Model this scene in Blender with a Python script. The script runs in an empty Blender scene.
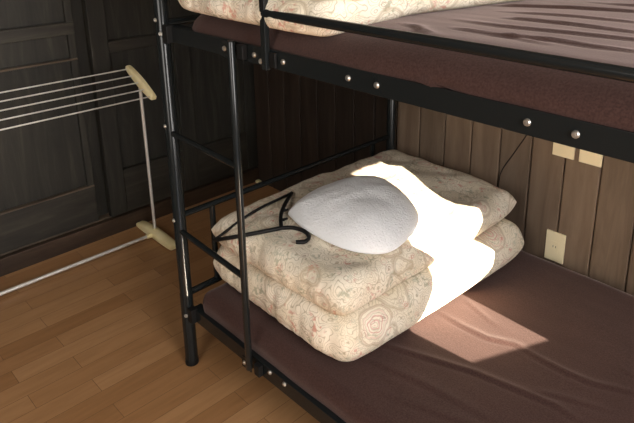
import bpy, bmesh, math, random
from mathutils import Vector, Matrix, noise
random.seed(7)
SC = bpy.context.scene
COL = SC.collection

# ---------------------------------------------------------------- camera
F, CX, CY = 612.817, 340.705, 99.006
Rm = [[0.7076564860524295, 0.7065411469534798, -0.0046803215262513805],
      [0.20028493784753174, -0.20694472433803068, -0.9576324058531368],
      [-0.6775752662393589, 0.6767373853499731, -0.2879553261364409]]
CAM = (1.555865695424507, -0.8498832052942004, 1.4225912317947011)
cd = bpy.data.cameras.new('camera')
cam = bpy.data.objects.new('camera', cd); COL.objects.link(cam)
cd.sensor_width = 36; cd.lens = F * 36 / 634
cd.shift_x = (317 - CX) / 634
cd.shift_y = (CY - 211.5) / 634
cd.clip_start = 0.02
r, d, f = [Vector(q) for q in Rm]
M = Matrix((r, -d, -f)).transposed().to_4x4(); M.translation = Vector(CAM)
cam.matrix_world = M
SC.camera = cam

# ---------------------------------------------------------------- light and exposure
SC.view_settings.view_transform = 'Standard'
SC.view_settings.look = 'None'
SC.view_settings.gamma = 1
SC.view_settings.use_curve_mapping = False
SC.view_settings.exposure = 0.8
W = bpy.data.worlds.new('world'); SC.world = W; W.use_nodes = True
W.node_tree.nodes['Background'].inputs[0].default_value = (0.55, 0.7, 1, 1)
W.node_tree.nodes['Background'].inputs[1].default_value = 0.6

SUN_A, SUN_K = 0.15, 0.30            # travel direction (-1, A, -K)
sd = bpy.data.lights.new('sun', 'SUN'); sd.energy = 30; sd.angle = 0.0025; sd.color = (1, 0.86, 0.68)
so = bpy.data.objects.new('sun', sd); COL.objects.link(so)
so.rotation_euler = Vector((-1, SUN_A, -SUN_K)).to_track_quat('-Z', 'Y').to_euler()

def area(name, loc, target, sx, sy, power, color):
    l = bpy.data.lights.new(name, 'AREA'); l.shape = 'RECTANGLE'; l.size = sx; l.size_y = sy
    l.energy = power; l.color = color
    o = bpy.data.objects.new(name, l); COL.objects.link(o); o.location = loc
    o.rotation_euler = (Vector(target) - Vector(loc)).to_track_quat('-Z', 'Y').to_euler()
    return o
# daylight of the curtained window in the right wall, and an added fill lamp behind the camera
area('window_daylight', (2.78, -0.2, 1.5), (1.0, 0.1, 0.9), 1.5, 1.1, 52, (1.0, 0.96, 0.93))
area('rear_fill', (1.1, -2.45, 1.7), (-0.4, 0.2, 0.4), 1.4, 1.2, 26, (1.0, 0.95, 0.88))

# ---------------------------------------------------------------- helpers
def link(o, parent=None):
    COL.objects.link(o)
    if parent is not None: o.parent = parent
    return o
def tag(o, label=None, cat=None, group=None, kind=None):
    for k, v in (('label', label), ('category', cat), ('group', group), ('kind', kind)):
        if v: o[k] = v
    return o
def empty(name, loc, label, cat, group=None):
    o = bpy.data.objects.new(name, None); o.location = loc; o.empty_display_size = 0.05
    COL.objects.link(o); bpy.context.view_layer.update()
    return tag(o, label, cat, group)
def obj(name, bm, m, parent=None, smooth=True, bevel=0, angle=40):
    me = bpy.data.meshes.new(name)
    bmesh.ops.recalc_face_normals(bm, faces=bm.faces)
    bm.to_mesh(me); bm.free()
    me.materials.append(m)
    if smooth: me.shade_smooth()
    o = bpy.data.objects.new(name, me); link(o, parent)
    if parent is not None:           # meshes are written in world coordinates
        o.matrix_parent_inverse = parent.matrix_world.inverted()
    if bevel:
        b = o.modifiers.new('bevel', 'BEVEL'); b.width = bevel; b.segments = 2; b.limit_method = 'ANGLE'
        b.harden_normals = True
    elif smooth and angle:
        try: me.set_sharp_from_angle(angle=math.radians(angle))
        except Exception: pass
    return o
def box(bm, x0, x1, y0, y1, z0, z1):
    v = [bm.verts.new((x, y, z)) for x in (x0, x1) for y in (y0, y1) for z in (z0, z1)]
    for q in ((0,1,3,2),(4,6,7,5),(0,4,5,1),(2,3,7,6),(0,2,6,4),(1,5,7,3)):
        bm.faces.new([v[i] for i in q])
    return v
def tube(bm, pts, rad, n=12, cap=True):
    pts = [Vector(p) for p in pts]
    rr = rad if isinstance(rad, (list, tuple)) else [rad] * len(pts)
    rings = []; up = None
    for i, p in enumerate(pts):
        t = (pts[min(i+1, len(pts)-1)] - pts[max(i-1, 0)]).normalized()
        if up is None:
            up = Vector((0,0,1)) if abs(t.z) < .9 else Vector((1,0,0))
        up = (up - t * up.dot(t)).normalized(); s = t.cross(up)
        rings.append([bm.verts.new(p + (up*math.cos(a) + s*math.sin(a)) * rr[i]) for a in [2*math.pi*k/n for k in range(n)]])
    for a, b in zip(rings, rings[1:]):
        for k in range(n):
            bm.faces.new((a[k], a[(k+1)%n], b[(k+1)%n], b[k]))
    if cap:
        bm.faces.new(rings[0][::-1]); bm.faces.new(rings[-1])
def bezier(pts, n=10):
    out = []                                            # Catmull-Rom through the points
    P = [Vector(p) for p in pts]; P = [2*P[0]-P[1]] + P + [2*P[-1]-P[-2]]
    for i in range(1, len(P)-2):
        for k in range(n):
            t = k/n
            out.append(.5*((2*P[i]) + (P[i+1]-P[i-1])*t + (2*P[i-1]-5*P[i]+4*P[i+1]-P[i+2])*t*t + (3*P[i]-P[i-1]-3*P[i+1]+P[i+2])*t**3))
    out.append(P[-2]); return out
def dup(root, loc=None):
    r = root.copy(); COL.objects.link(r)
    if loc is not None: r.location = loc
    for ch in list(root.children):
        c = ch.copy(); COL.objects.link(c); c.parent = r
    return r

# ---------------------------------------------------------------- materials
def mat(name, col=(.5,.5,.5), rough=.5, metal=0, spec=.5):
    m = bpy.data.materials.new(name); m.use_nodes = True
    b = m.node_tree.nodes['Principled BSDF']
    b.inputs['Base Color'].default_value = (*col, 1); b.inputs['Roughness'].default_value = rough
    b.inputs['Metallic'].default_value = metal; b.inputs['Specular IOR Level'].default_value = spec
    return m, m.node_tree, b
def N(t, kind, **kw):
    n = t.nodes.new(kind)
    for k, v in kw.items():
        if k in n.inputs: n.inputs[k].default_value = v
        else: setattr(n, k, v)
    return n
def ramp(t, fac, stops, interp='LINEAR'):
    n = t.nodes.new('ShaderNodeValToRGB'); n.color_ramp.interpolation = interp
    e = n.color_ramp.elements
    while len(e) < len(stops): e.new(.5)
    for s, (p, c) in zip(e, stops): s.position = p; s.color = (*c, 1)
    t.links.new(fac, n.inputs[0]); return n.outputs[0]
def mapping(t, scale=(1,1,1), rot=(0,0,0), loc=(0,0,0)):
    tc = t.nodes.new('ShaderNodeTexCoord'); mp = t.nodes.new('ShaderNodeMapping')
    mp.inputs['Scale'].default_value = scale; mp.inputs['Rotation'].default_value = rot; mp.inputs['Location'].default_value = loc
    t.links.new(tc.outputs['Object'], mp.inputs['Vector']); return mp.outputs[0]
def mixc(t, fac, a, b, mode='MIX'):
    n = t.nodes.new('ShaderNodeMix'); n.data_type = 'RGBA'; n.blend_type = mode
    for s, v in ((0, fac), (6, a), (7, b)):
        if hasattr(v, 'is_output'): t.links.new(v, n.inputs[s])
        else: n.inputs[s].default_value = v if s == 0 else (*v, 1)
    return n.outputs[2]
def bump(t, b, h, strength=.3, dist=.002):
    n = t.nodes.new('ShaderNodeBump'); n.inputs['Strength'].default_value = strength; n.inputs['Distance'].default_value = dist
    t.links.new(h, n.inputs['Height']); t.links.new(n.outputs[0], b.inputs['Normal'])

def wood(name, c1, c2, c3, axis='Z', rough=.5, scale=1, bumpy=.25, spec=.5, per=None):
    m, t, b = mat(name, c2, rough, 0, spec)
    s = {'X': (1.5, 14, 14), 'Y': (14, 1.5, 14), 'Z': (14, 14, 1.5)}[axis]
    v = mapping(t, tuple(q*scale for q in s))
    n = N(t, 'ShaderNodeTexNoise', Scale=2.2, Detail=8, Roughness=.65, Distortion=.6); t.links.new(v, n.inputs['Vector'])
    c = ramp(t, n.outputs[0], [(.3, c1), (.52, c2), (.72, c3)])
    n2 = N(t, 'ShaderNodeTexNoise', Scale=1.4, Detail=3); t.links.new(mapping(t), n2.inputs['Vector'])
    c = mixc(t, .5, c, ramp(t, n2.outputs[0], [(.3, (.55,.55,.55)), (.7, (1.25,1.25,1.25))]), 'MULTIPLY')
    if per:                                              # tone of each plank, by its place across the wall
        sep = N(t, 'ShaderNodeSeparateXYZ'); t.links.new(mapping(t), sep.inputs[0])
        a = N(t, 'ShaderNodeMath', operation='SUBTRACT'); t.links.new(sep.outputs[0], a.inputs[0]); a.inputs[1].default_value = per[0]
        q = N(t, 'ShaderNodeMath', operation='DIVIDE'); t.links.new(a.outputs[0], q.inputs[0]); q.inputs[1].default_value = per[1]
        fl = N(t, 'ShaderNodeMath', operation='FLOOR'); t.links.new(q.outputs[0], fl.inputs[0])
        wn = N(t, 'ShaderNodeTexWhiteNoise', noise_dimensions='1D'); t.links.new(fl.outputs[0], wn.inputs['W'])
        c = mixc(t, .6, c, ramp(t, wn.outputs[0], [(0, (.7,.7,.7)), (1, (1.15,1.1,1.05))]), 'MULTIPLY')
    t.links.new(c, b.inputs['Base Color'])
    bump(t, b, n.outputs[0], bumpy, .002)
    return m
M_DOOR = wood('weathered_dark_wood', (.007,.0068,.0050), (.0175,.0165,.0125), (.042,.039,.029), 'Z', .62, .8, .35)
M_DOORH = wood('weathered_dark_rail_wood', (.010,.009,.0065), (.024,.0215,.016), (.048,.043,.032), 'Y', .6, .8, .35)
M_EDGELIT = wood('lit_brown_edge_wood', (.05,.036,.024), (.10,.075,.052), (.16,.12,.085), 'Y', .5, .8, .3)  # paler brown stands in for light caught along the edges
M_SILL = wood('brown_sill_wood', (.02,.012,.008), (.045,.027,.016), (.08,.05,.03), 'Y', .5, .8, .3)
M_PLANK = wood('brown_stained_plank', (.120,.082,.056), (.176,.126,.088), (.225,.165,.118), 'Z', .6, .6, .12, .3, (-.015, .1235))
M_PLANKD = wood('dark_plank', (.018,.012,.009), (.032,.022,.016), (.05,.036,.027), 'Z', .6, .6, .12, .3, (-.015, .1235))
M_PLASTER = mat('dull_plaster', (.16,.13,.10), .8)[0]
M_CEIL = mat('ceiling_board', (.28,.24,.19), .8)[0]

def floor_mat():
    m, t, b = mat('oak_strip_floor', (.3,.15,.06), .36, 0, .45)
    v = mapping(t, (1,1,1), (0,0,math.pi/2), (0.02, 0.013, 0))
    br = N(t, 'ShaderNodeTexBrick', offset=.37, offset_frequency=2, squash=1)
    br.inputs['Scale'].default_value = 1; br.inputs['Brick Width'].default_value = .46; br.inputs['Row Height'].default_value = .074
    br.inputs['Mortar Size'].default_value = .0009; br.inputs['Mortar Smooth'].default_value = .3; br.inputs['Bias'].default_value = 0
    br.inputs['Color1'].default_value = (0,0,0,1); br.inputs['Color2'].default_value = (1,1,1,1); br.inputs['Mortar'].default_value = (.5,.5,.5,1)
    t.links.new(v, br.inputs['Vector'])
    c = ramp(t, br.outputs[0], [(0, (.295,.150,.062)), (.35, (.33,.172,.074)), (.7, (.36,.194,.086)), (1, (.40,.222,.103))])
    n = N(t, 'ShaderNodeTexNoise', Scale=3, Detail=7, Roughness=.6, Distortion=.4)
    t.links.new(mapping(t, (14, 1.6, 1)), n.inputs['Vector'])
    c = mixc(t, .7, c, ramp(t, n.outputs[0], [(.3, (.8,.77,.72)), (.6, (1.05,1.05,1.05))]), 'MULTIPLY')
    c = mixc(t, ramp(t, br.outputs[1], [(0, (0,0,0)), (1, (.75,.75,.75))]), c, (.07,.03,.012))
    t.links.new(c, b.inputs['Base Color']); bump(t, b, br.outputs[1], .2, -.0008)
    return m
M_FLOOR = floor_mat()

def black_metal():
    m, t, b = mat('black_enamelled_steel', (.010,.0120,.0125), .2, 0, .32)
    n = N(t, 'ShaderNodeTexNoise', Scale=160, Detail=2); t.links.new(mapping(t), n.inputs['Vector']); bump(t, b, n.outputs[0], .06, .001)
    return m
M_BLACK = black_metal()
M_BOLT = mat('zinc_bolt_steel', (.55,.54,.5), .35, .9)[0]
M_BLACKP = mat('black_plastic_cap', (.008,.008,.008), .5, 0, .2)[0]
M_STEEL = mat('brushed_steel_rod', (.74,.72,.68), .35, .45)[0]

def cream_plastic():
    m, t, b = mat('yellowed_cream_plastic', (.78,.66,.36), .45)
    n = N(t, 'ShaderNodeTexNoise', Scale=14, Detail=3); t.links.new(mapping(t), n.inputs['Vector'])
    t.links.new(ramp(t, n.outputs[0], [(.35, (.84,.72,.38)), (.65, (.92,.82,.50))]), b.inputs['Base Color'])
    return m
M_CREAM = cream_plastic()
M_PLATE = mat('aged_ivory_plate', (.88,.76,.50), .45)[0]

def sheet_mat():
    m, t, b = mat('brown_jersey_sheet', (.11,.055,.05), .9, 0, .15)
    n = N(t, 'ShaderNodeTexNoise', Scale=260, Detail=3); t.links.new(mapping(t), n.inputs['Vector'])
    n2 = N(t, 'ShaderNodeTexNoise', Scale=9, Detail=4); t.links.new(mapping(t), n2.inputs['Vector'])
    c = ramp(t, n.outputs[0], [(.3, (.034,.0165,.0135)), (.7, (.060,.031,.026))])
    c = mixc(t, .4, c, ramp(t, n2.outputs[0], [(.3, (.8,.8,.8)), (.7, (1.15,1.15,1.15))]), 'MULTIPLY')
    t.links.new(c, b.inputs['Base Color']); bump(t, b, n.outputs[0], .35, .0015)
    b.inputs['Sheen Weight'].default_value = .28; b.inputs['Sheen Roughness'].default_value = .4
    b.inputs['Sheen Tint'].default_value = (1,.80,.75,1)
    return m
M_SHEET = sheet_mat()

def paisley_mat(name, off=(0,0,0)):
    m, t, b = mat(name, (.7,.6,.45), .85, 0, .2)
    v = mapping(t, (1,1,1), (0,0,.5), off)
    w = N(t, 'ShaderNodeTexNoise', Scale=12, Detail=3); t.links.new(v, w.inputs['Vector'])
    add = N(t, 'ShaderNodeVectorMath', operation='SCALE'); t.links.new(w.outputs[1], add.inputs[0]); add.inputs['Scale'].default_value = .06
    vv = N(t, 'ShaderNodeVectorMath', operation='ADD'); t.links.new(v, vv.inputs[0]); t.links.new(add.outputs[0], vv.inputs[1])
    def vor(scale, feat='F1'):
        q = N(t, 'ShaderNodeTexVoronoi', Scale=scale, feature=feat); t.links.new(vv.outputs[0], q.inputs['Vector']); return q
    big = vor(7.5); small = vor(30); fine = vor(70)
    def rings(src, freq, lo, hi):
        mu = N(t, 'ShaderNodeMath', operation='MULTIPLY'); t.links.new(src, mu.inputs[0]); mu.inputs[1].default_value = freq
        si = N(t, 'ShaderNodeMath', operation='SINE'); t.links.new(mu.outputs[0], si.inputs[0])
        return ramp(t, si.outputs[0], [(lo, (0,0,0)), (hi, (1,1,1))])
    def mul(a, b_): return mixc(t, 1, a, b_, 'MULTIPLY')
    rnd = N(t, 'ShaderNodeSeparateColor'); t.links.new(big.outputs['Color'], rnd.inputs[0])
    patch = N(t, 'ShaderNodeTexNoise', Scale=11, Detail=2); t.links.new(vv.outputs[0], patch.inputs['Vector'])
    pm = ramp(t, patch.outputs[0], [(.42, (.15,.15,.15)), (.6, (1,1,1))])
    c = mixc(t, ramp(t, w.outputs[0], [(.4,(0,0,0)),(.62,(1,1,1))]), (.80,.73,.61), (.74,.66,.52))
    # concentric outlines of the teardrops, olive brown, fine, only inside each figure
    ins = ramp(t, big.outputs['Distance'], [(.38, (.8,.8,.8)), (.46, (0,0,0))])
    c = mixc(t, mul(rings(big.outputs['Distance'], 105, .5, 1.0), ins), c, (.50,.42,.30))
    # scrolls between the figures: contour lines of a noise
    sc_ = N(t, 'ShaderNodeTexNoise', Scale=17, Detail=1.5); t.links.new(v, sc_.inputs['Vector'])
    outs = ramp(t, big.outputs['Distance'], [(.40, (0,0,0)), (.48, (.9,.9,.9))])
    c = mixc(t, mul(rings(sc_.outputs[0], 105, .7, 1.0), outs), c, (.44,.38,.27))
    bl = N(t, 'ShaderNodeTexNoise', Scale=70, Detail=2); t.links.new(v, bl.inputs['Vector'])
    bm_ = ramp(t, bl.outputs[0], [(.52, (0,0,0)), (.60, (1,1,1))])
    zone = N(t, 'ShaderNodeTexNoise', Scale=15, Detail=1); zv = mapping(t, (1,1,1), (0,.4,1.1), (off[0]+3, off[1], off[2])); t.links.new(zv, zone.inputs['Vector'])
    zr = ramp(t, zone.outputs[0], [(.58, (0,0,0)), (.66, (.8,.8,.8))]); zg = ramp(t, zone.outputs[0], [(.34, (.8,.8,.8)), (.42, (0,0,0))])
    c = mixc(t, mul(bm_, zr), c, (.58,.27,.21))
    c = mixc(t, mul(bm_, zg), c, (.34,.34,.24))
    c = mixc(t, mul(rings(fine.outputs['Distance'], 18, .6, 1.0), pm), c, (.56,.48,.35))
    c = mixc(t, ramp(t, big.outputs['Distance'], [(.37, (0,0,0)), (.41, (.7,.7,.7)), (.45, (0,0,0))]), c, (.42,.33,.22))
    # coloured hearts and flowers: red-pink, grey green
    sep = N(t, 'ShaderNodeSeparateColor'); t.links.new(small.outputs['Color'], sep.inputs[0])
    dots = mul(ramp(t, small.outputs['Distance'], [(.25,(1,1,1)), (.45,(0,0,0))]), rings(small.outputs['Distance'], 40, .2, .7))
    c = mixc(t, mul(dots, ramp(t, sep.outputs[0], [(.70,(0,0,0)), (.76,(.7,.7,.7))])), c, (.60,.24,.19))
    c = mixc(t, mul(dots, ramp(t, sep.outputs[1], [(.66,(0,0,0)), (.74,(.6,.6,.6))])), c, (.36,.40,.31))
    core = mul(ramp(t, big.outputs['Distance'], [(.16,(.6,.6,.6)), (.42,(0,0,0))]), mul(rings(big.outputs['Distance'], 70, .35, .8), ramp(t, rnd.outputs[0], [(.45,(0,0,0)), (.55,(1,1,1))])))
    c = mixc(t, core, c, (.62,.27,.24))
    t.links.new(c, b.inputs['Base Color'])
    n = N(t, 'ShaderNodeTexNoise', Scale=40, Detail=3); t.links.new(v, n.inputs['Vector']); bump(t, b, n.outputs[0], .2, .004)
    return m
M_QUILT = paisley_mat('cream_paisley_cotton')
M_QUILT2 = paisley_mat('cream_paisley_cotton_upper', (.31, .17, .4))

def fleece():
    m, t, b = mat('white_fleece', (.93,.945,.96), .95, 0, .1)
    n = N(t, 'ShaderNodeTexNoise', Scale=120, Detail=5, Roughness=.7); t.links.new(mapping(t), n.inputs['Vector'])
    bump(t, b, n.outputs[0], .8, .006); b.inputs['Sheen Weight'].default_value = .3
    return m
M_FLEECE = fleece()
M_CURT = mat('sun_mask_cloth', (.35,.29,.22), .9)[0]
M_FRAME = mat('dark_window_frame', (.05,.035,.025), .5)[0]
def glass():
    m = bpy.data.materials.new('window_glass'); m.use_nodes = True; t = m.node_tree; t.nodes.clear()
    o = t.nodes.new('ShaderNodeOutputMaterial'); tr = t.nodes.new('ShaderNodeBsdfTransparent'); gl = t.nodes.new('ShaderNodeBsdfGlossy')
    gl.inputs['Roughness'].default_value = .02
    mx = t.nodes.new('ShaderNodeMixShader'); mx.inputs[0].default_value = .06
    t.links.new(tr.outputs[0], mx.inputs[1]); t.links.new(gl.outputs[0], mx.inputs[2]); t.links.new(mx.outputs[0], o.inputs[0])
    return m
M_GLASS = glass()

# ---------------------------------------------------------------- the room
XL, XR, YB, YF, ZC = -1.01, 2.95, 1.065, -2.6, 2.4
def struct(name, bm, m, parent=None, **kw):
    o = obj(name, bm, m, parent, **kw)
    if parent is None: o['kind'] = 'structure'
    return o
bm = bmesh.new(); box(bm, XL-.1, XR+.1, YF-.1, YB+.1, -.1, 0); struct('floor', bm, M_FLOOR, smooth=False)
bm = bmesh.new(); box(bm, XL-.1, XR+.1, YF-.1, YB+.1, ZC, ZC+.1); struct('ceiling', bm, M_CEIL, smooth=False)
# plank wall behind the bed: boards with dark gaps, edges eased
bm = bmesh.new()
P0, PW = -.015, .1235
xs = P0 - 8*PW
while xs < XR:
    x0, x1 = max(xs, XL), min(xs+PW, XR)
    y0, g, e = YB-.015, .0035, .004
    prof = [(x0+g, YB+.01), (x0+g, y0+e*.7), (x0+g+e, y0), (x1-e-g*.2, y0), (x1-g*.2, y0+e*.7), (x1-g*.2, YB+.01)]
    a = [bm.verts.new((px, py, 0)) for px, py in prof]; b = [bm.verts.new((px, py, ZC)) for px, py in prof]
    for k in range(5): bm.faces.new((a[k], a[k+1], b[k+1], b[k]))
    xs += PW
box(bm, XL-.1, XR+.1, YB, YB+.1, 0, ZC)
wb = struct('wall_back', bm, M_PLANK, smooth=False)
wb.data.materials.append(M_PLANKD)                     # the boards left of the bed end take a darker brown
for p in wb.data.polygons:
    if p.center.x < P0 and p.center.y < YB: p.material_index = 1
bm = bmesh.new(); box(bm, XL-.1, XR+.1, YF-.1, YF, 0, ZC); struct('wall_front', bm, M_PLASTER, smooth=False)

# left wall: an old dark frame with sliding panelled doors
bm = bmesh.new(); box(bm, XL-.12, XL-.05, YF, YB, 0, ZC); struct('wall_left', bm, M_DOOR, smooth=False)
bm = bmesh.new()
box(bm, XL-.05, XL+.012, YF, YB, 0, .078)
struct('baseboard_left', bm, M_SILL, smooth=False, bevel=.003)
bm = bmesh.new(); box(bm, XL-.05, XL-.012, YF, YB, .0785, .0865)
struct('trim_1', bm, M_EDGELIT, smooth=False, bevel=.0015)  # top strip of the sill, its light put into the colour
def door(name, y0, y1, xf, stiles, rails, over=False):
    root = bpy.data.objects.new(name, None); COL.objects.link(root); root.location = (xf, y0, .087)
    bpy.context.view_layer.update(); root['kind'] = 'structure'
    b = bmesh.new()
    for a, c in stiles: box(b, xf-.034, xf, a, c, .087, 2.05)
    obj('stile', b, M_DOOR, root, smooth=False, bevel=.003)
    for a, c in rails:
        b = bmesh.new(); edges = sorted(stiles)
        if over: box(b, xf-.030, xf+.0015, y0, y1, a, c)
        else:
            for s0, s1 in zip(edges, edges[1:]): box(b, xf-.032, xf-.002, s0[1], s1[0], a, c)
        obj('rail', b, M_DOORH, root, smooth=False, bevel=.003)
    b = bmesh.new(); box(b, xf-.028, xf-.016, y0+.01, y1-.01, .09, 2.04)
    obj('panel', b, M_DOOR, root, smooth=False)
    for (a, c) in rails[:-1]:                                  # thin moulding on each rail's top, some coloured as if catching light
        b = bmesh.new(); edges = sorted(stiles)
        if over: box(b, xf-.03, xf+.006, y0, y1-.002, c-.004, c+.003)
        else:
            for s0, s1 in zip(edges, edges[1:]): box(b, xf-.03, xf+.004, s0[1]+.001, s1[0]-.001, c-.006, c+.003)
        obj('moulding', b, M_EDGELIT if over and c < .9 else M_DOORH, root, smooth=False, bevel=.002)
    return root
door('door_1', -1.15, .155, XL-.012, [(-1.15,-1.05), (.125,.155)], [(.087,.262), (.838,.846), (.95,1.00), (1.5,1.56), (1.98,2.05)], True)
door('door_2', .207, 1.06, XL+.008, [(.207,.285), (.60,.68), (.99,1.06)], [(.087,.30), (.85,.90), (1.45,1.52), (1.98,2.05)])
bm = bmesh.new(); box(bm, XL-.05, XL+.02, YF, YB, 2.05, 2.14); struct('trim_2', bm, M_SILL, smooth=False, bevel=.003)
bm = bmesh.new(); box(bm, XL-.04, XL+.012, -2.55, -1.17, .09, 2.05); struct('trim_3', bm, M_DOOR, smooth=False)

# right wall with the window and the curtains added to shape its sun
WY0, WY1, WZ0, WZ1 = -1.0, .62, .70, 2.0
bm = bmesh.new()
GY0, GY1, GZ0, GZ1 = -1.95, -.42, .05, .66              # added low opening: sun through it bounces off the floor
box(bm, XR, XR+.1, YF, GY0, 0, ZC); box(bm, XR, XR+.1, WY1, YB, 0, ZC)
box(bm, XR, XR+.1, GY0, WY0, GZ1, ZC); box(bm, XR, XR+.1, WY0, WY1, GZ1, WZ0); box(bm, XR, XR+.1, GY0, GY1, 0, GZ0)
box(bm, XR, XR+.1, GY1, WY1, 0, GZ1); box(bm, XR, XR+.1, WY0, WY1, WZ1, ZC)
struct('wall_right', bm, M_PLASTER, smooth=False)
root = bpy.data.objects.new('window_1', None); COL.objects.link(root); root.location = (XR+.05, WY0, WZ0)
bpy.context.view_layer.update(); root['kind'] = 'structure'
b = bmesh.new()
box(b, XR+.03, XR+.07, WY0, WY1, WZ0, WZ0+.03); box(b, XR+.03, XR+.07, WY0, WY1, WZ1-.04, WZ1)
box(b, XR+.03, XR+.07, WY0, WY0+.04, WZ0+.03, WZ1-.04); box(b, XR+.03, XR+.07, WY1-.04, WY1, WZ0+.03, WZ1-.04)
obj('window_frame', b, M_FRAME, root, smooth=False)
b = bmesh.new(); box(b, XR+.048, XR+.052, WY0+.04, WY1-.04, WZ0+.03, WZ1-.04); obj('pane', b, M_GLASS, root, smooth=False)

XC = XR - .07                                           # plane of the curtains
def ray_in(x, y, z):                                    # where sunlight that lands at x, y, z crosses the curtains
    return (z + SUN_K*(XC-x), y - SUN_A*(XC-x))
EL = [(.60, ray_in(.84,.35,.285)[1]+.02)] + [ray_in(*p) for p in ((.845,.35,.285), (.65,.335,.285), (.655,.385,.34), (.64,.43,.40), (.61,.465,.45), (.56,.40,.505), (.50,.44,.52), (.44,.58,.53), (.30,.62,.56), (.14,.60,.53))]
ER = [(.60, ray_in(.95,.58,.285)[1]+.01)] + [ray_in(*p) for p in ((.95,.578,.285), (.655,.588,.285), (.655,.70,.34), (.645,.73,.38), (.62,.66,.448), (.60,.71,.48), (.547,.72,.505), (.45,.68,.505), (.33,.72,.505), (.139,.80,.505))]
zt_, yt_ = ray_in(.12,.77,.512)
za1, za2 = ray_in(0,.7,.5295)[0], ray_in(0,.7,.5465)[0]; ya, yb = ray_in(0,.60,.54)[1], ray_in(0,.84,.54)[1]
EL += [(zt_, yt_), (za1-.004, yt_), (za1, ya), (za2, ya), (za2+.004, yt_), (2.2, yt_)]  # thin slit shaped to put sun on the end rail
ER += [(zt_, yt_-.001), (za1-.004, yt_-.001), (za1, yb), (za2, yb), (za2+.004, yt_-.001), (2.2, yt_-.001)]
SILL = (ray_in(.845,.35,.285), ray_in(.95,.578,.285))
def interp(tb, z):
    if z <= tb[0][0]: return tb[0][1]
    for (a, p), (c, q) in zip(tb, tb[1:]):
        if z <= c: return p + (q-p)*(z-a)/(c-a)
    return tb[-1][1]
def sun_mask(edge, outer, label):  # added cloth out of view, its edge cut to shape the sun patches
    b = bmesh.new(); rows = []; z = .10
    nz = 400; ny = 60
    for i in range(nz+1):
        z = .665 + (2.12-.665)*i/nz
        yi = interp(edge, z); row = []
        for j in range(ny+1):
            u = j/ny; y = yi + (outer-yi)*u
            row.append(b.verts.new((XC + .018*math.sin(y*60)*min(1, u*5), y, z)))
        rows.append(row)
    for r0, r1 in zip(rows, rows[1:]):
        for k in range(ny): b.faces.new((r0[k], r0[k+1], r1[k+1], r1[k]))
    o = obj('sun_mask', b, M_CURT); s = o.modifiers.new('thick', 'SOLIDIFY'); s.thickness = .003
    return tag(o, label, 'sun_mask', 'sun mask cloths')
sun_mask(EL, -1.15, 'unseen beige cloth added to shape the sun, larger side of the right window')
sun_mask(ER, .85, 'unseen beige cloth added to shape the sun, narrow side of the right window by the plank wall')
# added sloped blocker at the sill: cuts the near edge of the sun patch
bm = bmesh.new(); (za, ya), (zb_, yb_) = [(z + SUN_K*(XR-XC), y - SUN_A*(XR-XC)) for z, y in SILL]
sl = (zb_-za)/(yb_-ya)
pts = [(ya-.15,.60), (yb_+.15,.60), (yb_+.15,zb_+sl*.15), (yb_,zb_), (ya,za), (ya-.15,za-sl*.15)]
a = [bm.verts.new((XR+.0-.004, y, z)) for y, z in pts]; c = [bm.verts.new((XR+.022, y, z)) for y, z in pts]
bm.faces.new(a[::-1]); bm.faces.new(c)
for k in range(6): bm.faces.new((a[k], a[(k+1)%6], c[(k+1)%6], c[k]))
struct('sill_sun_block', bm, M_FRAME, smooth=False)

# ---------------------------------------------------------------- bunk bed
L, Wd = 2.0, 1.0
bed = empty('bunk_bed', (0, 0, 0), 'black steel bunk bed with ladder and guard rail standing against the plank wall', 'bunk bed')
ZL, ZU = .1975, 1.108                                   # rail centre heights
HR = .022
def part(name, b, m=M_BLACK, **kw): return obj(name, b, m, bed, **kw)
def bolt_at(parent, p, nrm, rad=.0065):
    b = bmesh.new(); p = Vector(p); nrm = Vector(nrm)
    tube(b, [p, p+nrm*.002, p+nrm*.0045], [rad, rad, rad*.75], 14)
    tube(b, [p+nrm*.0044, p+nrm*.0052], [rad*.42, rad*.36], 6)
    o = obj('bolt', b, M_BOLT, parent, angle=30)
    o['label'] = 'silver bolt head'; return o
posts = {}
for x in (0, L):
    for y in (0, Wd):
        b = bmesh.new()
        tube(b, [(x,y,.0), (x,y,.012), (x,y,.012), (x,y,.262), (x,y,.266), (x,y,.27), (x,y,1.42), (x,y,1.428)],
             [.0195,.0205,.0205,.0205,.0205,.019,.019,.014], 24)
        posts[(x,y)] = part('post', b)
        b = bmesh.new(); tube(b, [(x,y,0), (x,y,.018)], [.022,.0215], 24)
        obj('foot_cap', b, M_BLACKP, posts[(x,y)])
        for z in (ZL, ZU):
            s = -1 if y == 0 else 1
            sx = 1 if x == 0 else -1
            bolt_at(posts[(x,y)], (x+sx*.0125, y+s*.0135, z+ (.0 if z > 1 else -.004)), (sx*.68,s*.73,0))
        sx = -1 if x == 0 else 1
        for z in (.53, .835, 1.146): bolt_at(posts[(x,y)], (x, y+s*.0185, z), (0,s,0), .006)
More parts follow.
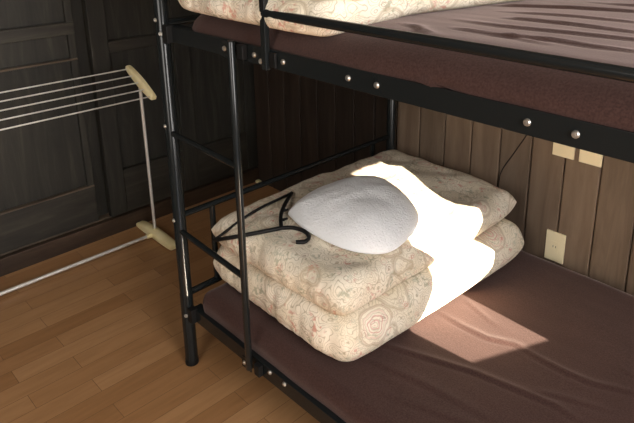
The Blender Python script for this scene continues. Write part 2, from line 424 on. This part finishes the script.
# side rails: channel section, wide face outward, flange turned in at the top and bottom
def side_rail(y, z, s):
    b = bmesh.new(); t = .003; d = .034
    y0 = y - s*.004
    prof = [(y0, z-HR), (y0, z+HR), (y0-s*d, z+HR), (y0-s*d, z+HR-t), (y0-s*t, z+HR-t), (y0-s*t, z-HR+t), (y0-s*d, z-HR+t), (y0-s*d, z-HR)]
    a = [b.verts.new((.022, p, q)) for p, q in prof]; c = [b.verts.new((L-.022, p, q)) for p, q in prof]
    for k in range(8): b.faces.new((a[k], a[(k+1)%8], c[(k+1)%8], c[k]))
    b.faces.new(a); b.faces.new(c[::-1])
    return part('side_rail', b, smooth=False, bevel=.0012)
for z in (ZL, ZU):
    for y, s in ((0,-1), (Wd,1)):
        rail = side_rail(y, z, s)
        if y == 0:
            xs_ = ((.419,.481,.74,.80,1.117,1.196,1.5,1.56) if z > 1 else (.419,.481,.78,.84,1.117,1.196,1.5,1.56))
            for i, xb in enumerate(xs_):
                if z > 1 and i < 2: xb = (.415,.52)[i]
                if z > 1 and i == 2: xb = .723
                bolt_at(rail, (xb, .004, z + (.0 if z > 1 else .012)), (0,-1,0))
        for xx in (.03, L-.03):                          # hook plates at the rail ends
            b = bmesh.new(); box(b, xx-.013, xx+.013, y-.012, y+.012, z-.024, z+.026)
            part('hook_plate', b, M_BLACKP, smooth=False, bevel=.002)
# end rails under each platform and the end frames of the lower bunk
for x in (0, L):
    for z in (.262, 1.135):
        b = bmesh.new(); tube(b, [(x,.01,z), (x,Wd-.01,z)], .011, 16); part('end_rail', b)
    for z in (.538,):
        b = bmesh.new(); tube(b, [(x,.01,z), (x,Wd-.01,z)], .0095, 16); part('end_rail', b)
    b = bmesh.new(); tube(b, [(x,.118,.447), (x,.882,.447)], .008, 16); part('end_rail', b)
    for y in (.118, .882):
        b = bmesh.new(); tube(b, [(x,y,.268), (x,y,.533)], .0095, 16); part('end_upright', b)
    for z in (1.40,):
        b = bmesh.new(); tube(b, [(x,.01,z), (x,Wd-.01,z)], .0095, 16); part('end_rail', b)
# ladder
for z in (.492, .812):
    b = bmesh.new(); tube(b, [(.012,-.004,z), (.350,-.018,z)], .0085, 16); part('ladder_rung', b)
b = bmesh.new(); tube(b, [(.356,-.0205,.198), (.356,-.0205,.201), (.356,-.0205,1.134), (.356,-.0205,1.137)], [.008,.0098,.0098,.008], 20)
st = part('ladder_stile', b)
b = bmesh.new(); box(b, .312, .354, -.0135, -.0105, .180, .215); part('fixing_plate', b, smooth=False)
b = bmesh.new(); box(b, .308, .354, -.0135, -.0105, 1.088, 1.128)
part('fixing_plate', b, smooth=False)
for z in (ZL+.0, ZU+.004): bolt_at(st, (.325 if z < 1 else .319, -.0135, z), (0,-1,0), .0065)
for z in (ZL, ZU+.002):
    b = bmesh.new(); box(b, .365, .388, -.012, .0035, z-.017, z+.018)
    part('hook_plate', b, M_BLACKP, smooth=False, bevel=.002)
# guard rail of the upper bunk, near side and wall side
b = bmesh.new(); box(b, .459, .477, -.012, .003, 1.082, 1.43); gp = part('guard_post', b, smooth=False, bevel=.003)
bolt_at(gp, (.452, -.006, 1.1), (0,-1,0), .0065)
b = bmesh.new(); box(b, .478, .500, -.004, .0035, 1.09, 1.125); part('hook_plate', b, M_BLACKP, smooth=False, bevel=.002)
b = bmesh.new(); box(b, 1.60, 1.618, -.012, .003, 1.082, 1.43); part('guard_post', b, smooth=False, bevel=.003)
for z in (1.213, 1.41):
    b = bmesh.new(); tube(b, [(.468,-.004,z), (1.61,-.004,z)], .0105, 16); part('guard_rail', b)
for z in (1.30, 1.41):
    b = bmesh.new(); tube(b, [(.01,Wd,z), (L-.01,Wd,z)], .0105, 16); part('guard_rail', b)
# slats that carry the mattresses
slat_me = None
for z in (ZL+.004, ZU+.004):
    for k in range(9):
        x = .14 + k*.215
        b = bmesh.new(); box(b, x-.02, x+.02, .036, Wd-.036, z-.004, z+.006); part('slat', b, smooth=False)

# ---------------------------------------------------------------- mattresses under brown sheets
def seg_dist(p, a, b):
    ab = b-a; t = max(0, min(1, (p-a).dot(ab)/ab.length_squared)); q = a+ab*t
    side = ab.x*(p.y-a.y) - ab.y*(p.x-a.x)
    return (p-q).length, t, 1 if side > 0 else -1
def creased(x, y, creases):
    h = 0; p = Vector((x, y))
    for pts, amp, w in creases:
        best = None; n = len(pts)-1
        for i in range(n):
            dd, t, s = seg_dist(p, pts[i], pts[i+1])
            if best is None or dd < best[0]: best = (dd, (i+t)/n, s)
        dd, u, s = best
        if dd > 4*w: continue
        taper = math.sin(math.pi*min(max(u, .04), .96))**.6
        sd_ = dd*s
        prof = math.exp(-(dd/w)**2) if sd_ < 0 else math.exp(-(dd/(w*2.2))**2)      # steep towards the viewer
        gro = -.45*math.exp(-((sd_ + w*1.5)/(w*.8))**2)
        h += amp*taper*(prof+gro)
    return h
def mattress(name, x0, x1, y0, y1, zb, zt, creases, label, seed, press=None, dx=.0075, wav=1.0, R=.035, Rz=None):
    Rz = Rz or R
    b = bmesh.new()
    def lin(a, c, st):
        n = max(2, round((c-a)/st)); return [a+(c-a)*i/n for i in range(n+1)]
    rs = [R*(1-math.cos(a)) for a in [math.pi/2*k/6 for k in range(7)]]
    xs = [x0+q for q in rs] + lin(x0+R, x1-R, dx)[1:-1] + [x1-q for q in rs[::-1]]
    ys = [y0+q for q in rs] + lin(y0+R, y1-R, dx)[1:-1] + [y1-q for q in rs[::-1]]
    rows = []
    for x in xs:
        row = []
        for y in ys:
            dxx = min(x-x0, x1-x); dy = min(y-y0, y1-y)
            a = max(0, 1-dxx/R); c = max(0, 1-dy/R)
            q = min(1, math.hypot(a, c)); drop = Rz*(1-math.sqrt(max(0, 1-q*q)))
            if math.hypot(a, c) > 1:                       # pull the corner in round
                s = 1/math.hypot(a, c)
                cx_ = x0+R if x-x0 < x1-x else x1-R; cy_ = y0+R if y-y0 < y1-y else y1-R
                px, py = cx_+(x-cx_)*s, cy_+(y-cy_)*s
            else: px, py = x, y
            fade = 1-q
            z = zt - drop + fade*(creased(x, y, creases))
            z += wav*(.0018*noise.noise(Vector((x*5, y*5, seed))) + 0.0006*noise.noise(Vector((x*5, y*26, seed+3))))
            if press: z += press(x, y)
            row.append(b.verts.new((px, py, z)))
        rows.append(row)
    for r0, r1 in zip(rows, rows[1:]):
        for k in range(len(ys)-1): b.faces.new((r0[k], r0[k+1], r1[k+1], r1[k]))
    # sides: loop round the border, wavy, down to the bottom
    loop = [rows[i][0] for i in range(len(xs))] + [rows[-1][j] for j in range(1, len(ys))] + \
           [rows[i][-1] for i in range(len(xs)-2, -1, -1)] + [rows[0][j] for j in range(len(ys)-2, 0, -1)]
    prev = loop; K = 6
    for k in range(1, K+1):
        cur = []
        for v in loop:
            zt_ = v.co.z; z = zt_ + (zb - zt_)*k/K
            nx = (v.co.x-(x0+x1)/2)/(x1-x0)*2; ny = (v.co.y-(y0+y1)/2)/(y1-y0)*2
            w = .003*noise.noise(Vector((v.co.x*7, v.co.y*7, z*8+seed)))
            tuck = -.006*(k/K)**2 + (.007*math.exp(-((v.co.x-.90-.07*k/K)/.016)**2)-.005*math.exp(-((v.co.x-.935-.07*k/K)/.016)**2) if zt > 1 and v.co.y < .1 else 0)
            n = Vector((math.copysign(abs(nx)**20, nx), math.copysign(abs(ny)**20, ny), 0))
            if n.length > 1: n.normalize()
            cur.append(b.verts.new((v.co.x+n.x*(w+tuck), v.co.y+n.y*(w+tuck), z)))
        for i in range(len(loop)):
            b.faces.new((prev[i], prev[(i+1)%len(loop)], cur[(i+1)%len(loop)], cur[i]))
        prev = cur
    b.faces.new(prev[::-1])
    o = obj(name, b, M_SHEET, None, angle=0)
    return tag(o, label, 'mattress')
V2 = lambda *ps: [Vector(p) for p in ps]
low_cr = [(V2((.62,.235),(.675,.254),(.865,.324),(1.0,.352),(1.067,.366),(1.13,.361)), 0.0050, 0.0058),
          (V2((.66,.463),(.74,.458),(.817,.463),(.861,.484),(.90,.50)), 0.0044, 0.0058),
          (V2((.88,.498),(.96,.49),(1.035,.491),(1.099,.50),(1.20,.546)), 0.0050, 0.0058),
          (V2((.67,.57),(.73,.55),(.80,.528)), 0.0022, 0.0050),
          (V2((1.0,.37),(1.06,.40),(1.17,.441)), 0.0022, 0.0058),
          (V2((.62,.16),(.8,.20),(1.0,.22)), 0.0022, 0.0086),
          (V2((.74,.10),(.95,.17),(1.15,.19)), 0.0017, 0.0086),
          (V2((1.15,.60),(1.4,.66),(1.7,.62)), 0.0039, 0.0072), (V2((1.2,.3),(1.45,.33),(1.7,.28)), 0.0044, 0.0072)]
mattress('mattress', .045, L-.02, .016, Wd-.02, ZL+.012, .285, low_cr,
         'lower bunk mattress under a wrinkled dark brown sheet with a patch of sun', 1.3)
up_cr = [(V2((.74,.53),(.771,.554),(.886,.626),(1.026,.657),(1.2,.66)), 0.0061, 0.0085),
         (V2((.86,.37),(.886,.378),(.996,.392),(1.083,.388),(1.2,.392)), 0.0061, 0.0068),
         (V2((.95,.18),(.98,.189),(1.045,.211),(1.118,.206),(1.22,.217)), 0.0061, 0.0068),
         (V2((.84,.19),(.873,.188),(.975,.183),(1.05,.17)), 0.0048, 0.0059),
         (V2((.80,.275),(.898,.275),(1.03,.30),(1.153,.314),(1.3,.33)), 0.0048, 0.0076),
         (V2((.74,.16),(.782,.149),(.83,.11),(.88,.07),(.93,.035)), 0.0068, 0.0076),
         (V2((.80,.45),(.95,.50),(1.15,.52)), 0.0041, 0.0076), (V2((.9,.75),(1.1,.78),(1.4,.80)), 0.0061, 0.0102),
         (V2((1.0,.86),(1.2,.88),(1.5,.9)), 0.0061, 0.0102)]
def up_press(x, y):
    return -.026*math.exp(-((x-.40)/.28)**4)*math.exp(-(max(0, y)/.10)**2) - .012*max(0, min(1, (.35-x)/.3))
mattress('mattress', .055, L-.02, .008, Wd-.02, ZU+.012, 1.200, up_cr,
         'upper bunk mattress under a creased brown sheet behind the guard rail', 6.1, up_press, R=.105, Rz=.066)

# ---------------------------------------------------------------- folded quilts
def slab(b, quad, zb, th, r, seed, amp=.006, corner=.05, sag=None, n=90, puff=.10, wave=.013):
    # quad: front-left, front-right, back-right, back-left corners
    A, B, C, D = [Vector(q) for q in quad]
    lx = ((B-A).length + (C-D).length)/2; ly = ((D-A).length + (C-B).length)/2
    us = [.5-.5*math.cos(math.pi*i/n)*(.65+.35*abs(math.cos(math.pi*i/n))) for i in range(n+1)]
    top, bot = [], []
    for u in us:
        rt, rb = [], []
        for v in us:
            su, sv = 2*u-1, 2*v-1
            uu = .5+.5*su*(1-corner*sv**6*abs(su)); vv = .5+.5*sv*(1-corner*su**6*abs(sv))
            p = (A*(1-uu)+B*uu)*(1-vv) + (D*(1-uu)+C*uu)*vv
            du = min(u, 1-u)*lx; dv = min(v, 1-v)*ly
            def prof(dd): 
                q = max(0, 1-dd/r); return math.sqrt(max(0, 1-q*q))
            h = prof(du)*prof(dv)
            edge = 1-h
            o = noise.noise(Vector((p.x*9+seed, p.y*9, seed)))*wave*edge
            o2 = noise.noise(Vector((p.x*9, p.y*9+seed, seed+5)))*wave*edge
            p = Vector((p.x+o, p.y+o2))
            pk = noise.noise(Vector(((p.x+p.y*.6)*34, (p.y-p.x*.6)*34, seed+20)))*.0045*min(1, edge*2)
            p.y += pk; ctr = math.sin(math.pi*u)*math.sin(math.pi*v)
            zt = th*(1+puff*(ctr-.4))
            nz = noise.noise(Vector((p.x*6, p.y*6, seed+2)))*amp + noise.noise(Vector((p.x*16, p.y*16, seed+4)))*amp*.45
            nz += abs(noise.noise(Vector((p.x*11, p.y*24, seed+9))))*amp*.5*edge
            s = sag(p.x, p.y) if sag else 0
            mid = zb + th*.45
            rt.append(b.verts.new((p.x, p.y, mid + (zt-th*.45)*h + nz*min(1, h*1.5) + s)))
            rb.append((p.x, p.y, mid - (th*.45)*h**.8 + s))
        top.append(rt); bot.append(rb)
    bt = []
    for i, row in enumerate(bot):
        bt.append([top[i][j] if i in (0, n) or j in (0, n) else b.verts.new(row[j]) for j in range(n+1)])
    for i in range(n):
        for j in range(n):
            b.faces.new((top[i][j], top[i+1][j], top[i+1][j+1], top[i][j+1]))
            b.faces.new((bt[i][j], bt[i][j+1], bt[i+1][j+1], bt[i+1][j]))
q1 = empty('folded_quilt', (.33, .5, .285), 'cream paisley quilt folded in two on the lower bunk under the white pillow', 'quilt', 'folded paisley quilts')
b = bmesh.new()
slab(b, [(.012,.075), (.650,.065), (.695,.925), (.03,.945)], .287, .140, .058, 2.0, amp=.012, corner=.04)
obj('lower_fold', b, M_QUILT, q1, angle=0)
b = bmesh.new()
slab(b, [(.02,.075), (.620,.080), (.640,.925), (.04,.955)], .418, .108, .050, 7.3, amp=.014, corner=.02,
     sag=lambda x, y: .012*max(0, (y-.6)/.35)*max(0, min(1, x/.6)))
obj('upper_fold', b, M_QUILT, q1, angle=0)
q2 = empty('folded_quilt', (.4, .45, 1.2), 'cream paisley quilt folded in a thick roll on the upper bunk', 'quilt', 'folded paisley quilts')
b = bmesh.new()
slab(b, [(.04,-.002), (.665,-.012), (.81,.88), (.05,.93)], 1.170, .085, .05, 12.0, amp=.009, corner=.05, sag=lambda x, y: .030*min(1, max(0, y/.25)))
obj('lower_fold', b, M_QUILT2, q2, angle=0)
b = bmesh.new()
slab(b, [(.04,.03), (.70,.035), (.82,.88), (.05,.93)], 1.238, .13, .06, 16.0, amp=.012, corner=.04, sag=lambda x, y: .02*min(1, max(0, y/.25)))
obj('upper_fold', b, M_QUILT2, q2, angle=0)

# ---------------------------------------------------------------- white pillow
def pillow():
    out = [(.196,.270), (.278,.247), (.389,.240), (.48,.252), (.545,.290), (.565,.34), (.552,.42), (.53,.49), (.47,.56),
           (.36,.62), (.27,.64), (.20,.61), (.165,.54), (.155,.43), (.165,.34)]
    out = [(p[0]+.036, p[1]-.030) for p in out]
    c = Vector((.396,.40)); P = [Vector(p)-c for p in out]
    ring = [Vector((q.x, q.y)) for q in bezier([(*p, 0) for p in P + [P[0]]], 8)][:-1]
    b = bmesh.new(); n = 22; H = .104; zb = .511; tops = []; bots = []
    for i in range(1, n+1):
        rho = math.sin(math.pi/2*i/n); rt, rb = [], []
        for q in ring:
            p = c + q*rho
            h = (1-rho**2.4)**.62
            z = zb+.030 + (H-.03)*h + h*(.010*noise.noise(Vector((p.x*11, p.y*11, 3))) + .004*noise.noise(Vector((p.x*30, p.y*30, 8))))
            rt.append(b.verts.new((p.x, p.y, z))); rb.append((p.x, p.y, zb+.030-.028*h**.8))
        tops.append(rt); bots.append(rt if i == n else [b.verts.new(w) for w in rb])
    ct = b.verts.new((c.x, c.y, zb+H)); cb = b.verts.new((c.x, c.y, zb+.002)); m = len(ring)
    for k in range(m):
        b.faces.new((ct, tops[0][k], tops[0][(k+1)%m])); b.faces.new((cb, bots[0][(k+1)%m], bots[0][k]))
        for i in range(n-1):
            b.faces.new((tops[i][k], tops[i+1][k], tops[i+1][(k+1)%m], tops[i][(k+1)%m]))
            b.faces.new((bots[i][k], bots[i][(k+1)%m], bots[i+1][(k+1)%m], bots[i+1][k]))
    o = obj('pillow', b, M_FLEECE, None, angle=0)
    return tag(o, 'small plump white fleece pillow lying on the folded quilt of the lower bunk', 'pillow')
pillow()

# ---------------------------------------------------------------- black hanger on the quilt
hg = empty('clothes_hanger', (.2, .2, .52), 'black plastic clothes hanger lying on the quilt beside the white pillow', 'hanger')
zq = .533
NK, CA, CB = (.284,.170,zq+.006), (.123,.040,zq-.046), (.125,.347,zq+.006)
b = bmesh.new(); tube(b, bezier([NK, (.255,.110,zq+.004), (.205,.060,zq-.010), CA], 8), .0062, 10); obj('shoulder_arm', b, M_BLACKP, hg)
b = bmesh.new(); tube(b, bezier([NK, (.232,.212,zq+.012), (.185,.268,zq+.014), CB], 8), .0062, 10); obj('shoulder_arm', b, M_BLACKP, hg)
b = bmesh.new(); tube(b, bezier([(CA[0],CA[1],CA[2]), (.130,.18,zq-.003), CB], 8), .0045, 10); obj('trouser_bar', b, M_BLACKP, hg)
b = bmesh.new(); tube(b, bezier([NK, (.308,.196,zq+.006), (.345,.207,zq+.004), (.376,.196,zq+.002), (.386,.172,zq+.001), (.370,.152,zq+.001)], 8), .0060, 10); obj('hook', b, M_BLACKP, hg)
for p in ((.212,.236,.0), (.256,.196,.0)):
    b = bmesh.new(); tube(b, [(p[0],p[1],zq+.012), (p[0]+.016,p[1]+.008,zq+.020)], [.005,.0035], 8); obj('strap_notch', b, M_BLACKP, hg)

# ---------------------------------------------------------------- drying rack
dr = empty('drying_rack', (-.83, .33, 0), 'steel drying rack with cream plastic brackets in front of the dark doors', 'drying rack')
def plank_bar(b, a, c, w, h, mid_up=0, n=14, taper=.55):
    """a shaped plastic bar from a to c (in an XZ plane), wider and thicker in its middle"""
    a, c = Vector(a), Vector(c); t = (c-a).normalized(); up = Vector((0,1,0)).cross(t)
    if up.z < 0: up = -up
    rings = []
    for i in range(n+1):
        u = i/n; s = taper + (1-taper)*math.sin(math.pi*u)**.8
        if i in (0, n): s *= .8
        p = a+(c-a)*u + up*mid_up*math.sin(math.pi*u)
        hw, hh = w/2*(.8+.2*s), h/2*s
        q = [(-hw,-hh*.75), (-hw*.75,-hh), (hw*.75,-hh), (hw,-hh*.75), (hw,hh*.6), (hw*.6,hh), (-hw*.6,hh), (-hw,hh*.6)]
        rings.append([b.verts.new(p + Vector((0,1,0))*x + up*y) for x, y in q])
    for r0, r1 in zip(rings, rings[1:]):
        for k in range(8): b.faces.new((r0[k], r0[(k+1)%8], r1[(k+1)%8], r1[k]))
    b.faces.new(rings[0][::-1]); b.faces.new(rings[-1])
TA, TB = Vector((-.935,.33,.792)), Vector((-.728,.33,.694))
for y in (.33, -.95):
    b = bmesh.new(); plank_bar(b, (TA.x,y,TA.z), (TB.x,y,TB.z), .026, .044); obj('end_bracket', b, M_CREAM, dr, angle=50)
    b = bmesh.new(); plank_bar(b, (-.983,y,.018), (-.668,y,.018), .046, .040, .006); f_ = obj('foot', b, M_CREAM, dr, angle=50)
    b = bmesh.new(); s = -1 if y > 0 else 1
    tube(b, [(-.835,y,.02), (-.835,y,.048)], [.013,.010], 16); tube(b, [(-.835,y+s*.010,.022), (-.835,y+s*.045,.022)], [.013,.011], 16)
    obj('socket', b, M_CREAM, f_)
    b = bmesh.new(); tube(b, [(-.838,y,.03), (-.842,y,.735)], .0068, 12); obj('upright', b, M_STEEL, dr)
for k in range(5):
    u = .06 + .88*k/4; p = TA.lerp(TB, u)
    b = bmesh.new(); tube(b, [(p.x,.325,p.z), (p.x,-.945,p.z)], .0030, 8); obj('drying_wire', b, M_STEEL, dr)
b = bmesh.new(); tube(b, [(-.835,.30,.022), (-.835,-.92,.022)], .0075, 14); obj('base_bar', b, M_STEEL, dr)

# ---------------------------------------------------------------- things on the plank wall
YW = YB - .015
def plate(x0, x1, z0, z1, label, kind, name, slots):
    root = empty(name, ((x0+x1)/2, YW, (z0+z1)/2), label, 'wall plate')
    b = bmesh.new(); box(b, x0, x1, YW-.007, YW+.001, z0, z1); obj('cover_plate', b, M_PLATE, root, smooth=False, bevel=.0025)
    cx_, cz_ = (x0+x1)/2, (z0+z1)/2
    if slots:
        b = bmesh.new(); box(b, cx_-.012, cx_+.012, YW-.0085, YW-.0065, cz_-.022, cz_+.022); obj('socket_insert', b, M_PLATE, root, smooth=False, bevel=.0008)
        b = bmesh.new()
        for sx in (-.005, .005): box(b, cx_+sx-.0008, cx_+sx+.0008, YW-.0088, YW-.0084, cz_-.002, cz_+.006)
        obj('slot', b, M_BLACKP, root, smooth=False)
    else:
        b = bmesh.new(); box(b, cx_-.012, cx_+.012, YW-.010, YW-.0065, cz_-.012, cz_+.030); obj('switch', b, M_PLATE, root, smooth=False, bevel=.001)
    return root
plate(.692, .762, .237, .350, 'ivory outlet plate low on the plank wall just above the mattress', 0, 'outlet_plate', True)
plate(.683, .760, .633, .752, 'ivory wall plate under the upper rail, left one of two', 0, 'switch_plate', False)
plate(.776, .852, .633, .752, 'ivory wall plate under the upper rail, right one of two', 0, 'switch_plate', False)
b = bmesh.new(); tube(b, bezier([(.66,YW-.002,.86), (.62,YW-.002,.76), (.577,YW-.002,.667), (.537,YW-.002,.592), (.497,YW-.002,.517), (.487,YW-.002,.455), (.487,YW-.002,.30)], 6), .0016, 8)
tag(obj('cable', b, M_BLACKP), 'thin dark cable running slantwise down the plank wall above the quilt', 'cable')
b = bmesh.new(); box(b, -.992, -.962, 1.02, 1.045, 0, .016)  # small cream block in the corner
tag(obj('pale_block', b, M_CREAM, None, smooth=False, bevel=.005), 'tiny pale wedge on the floor in the dark corner', 'block')
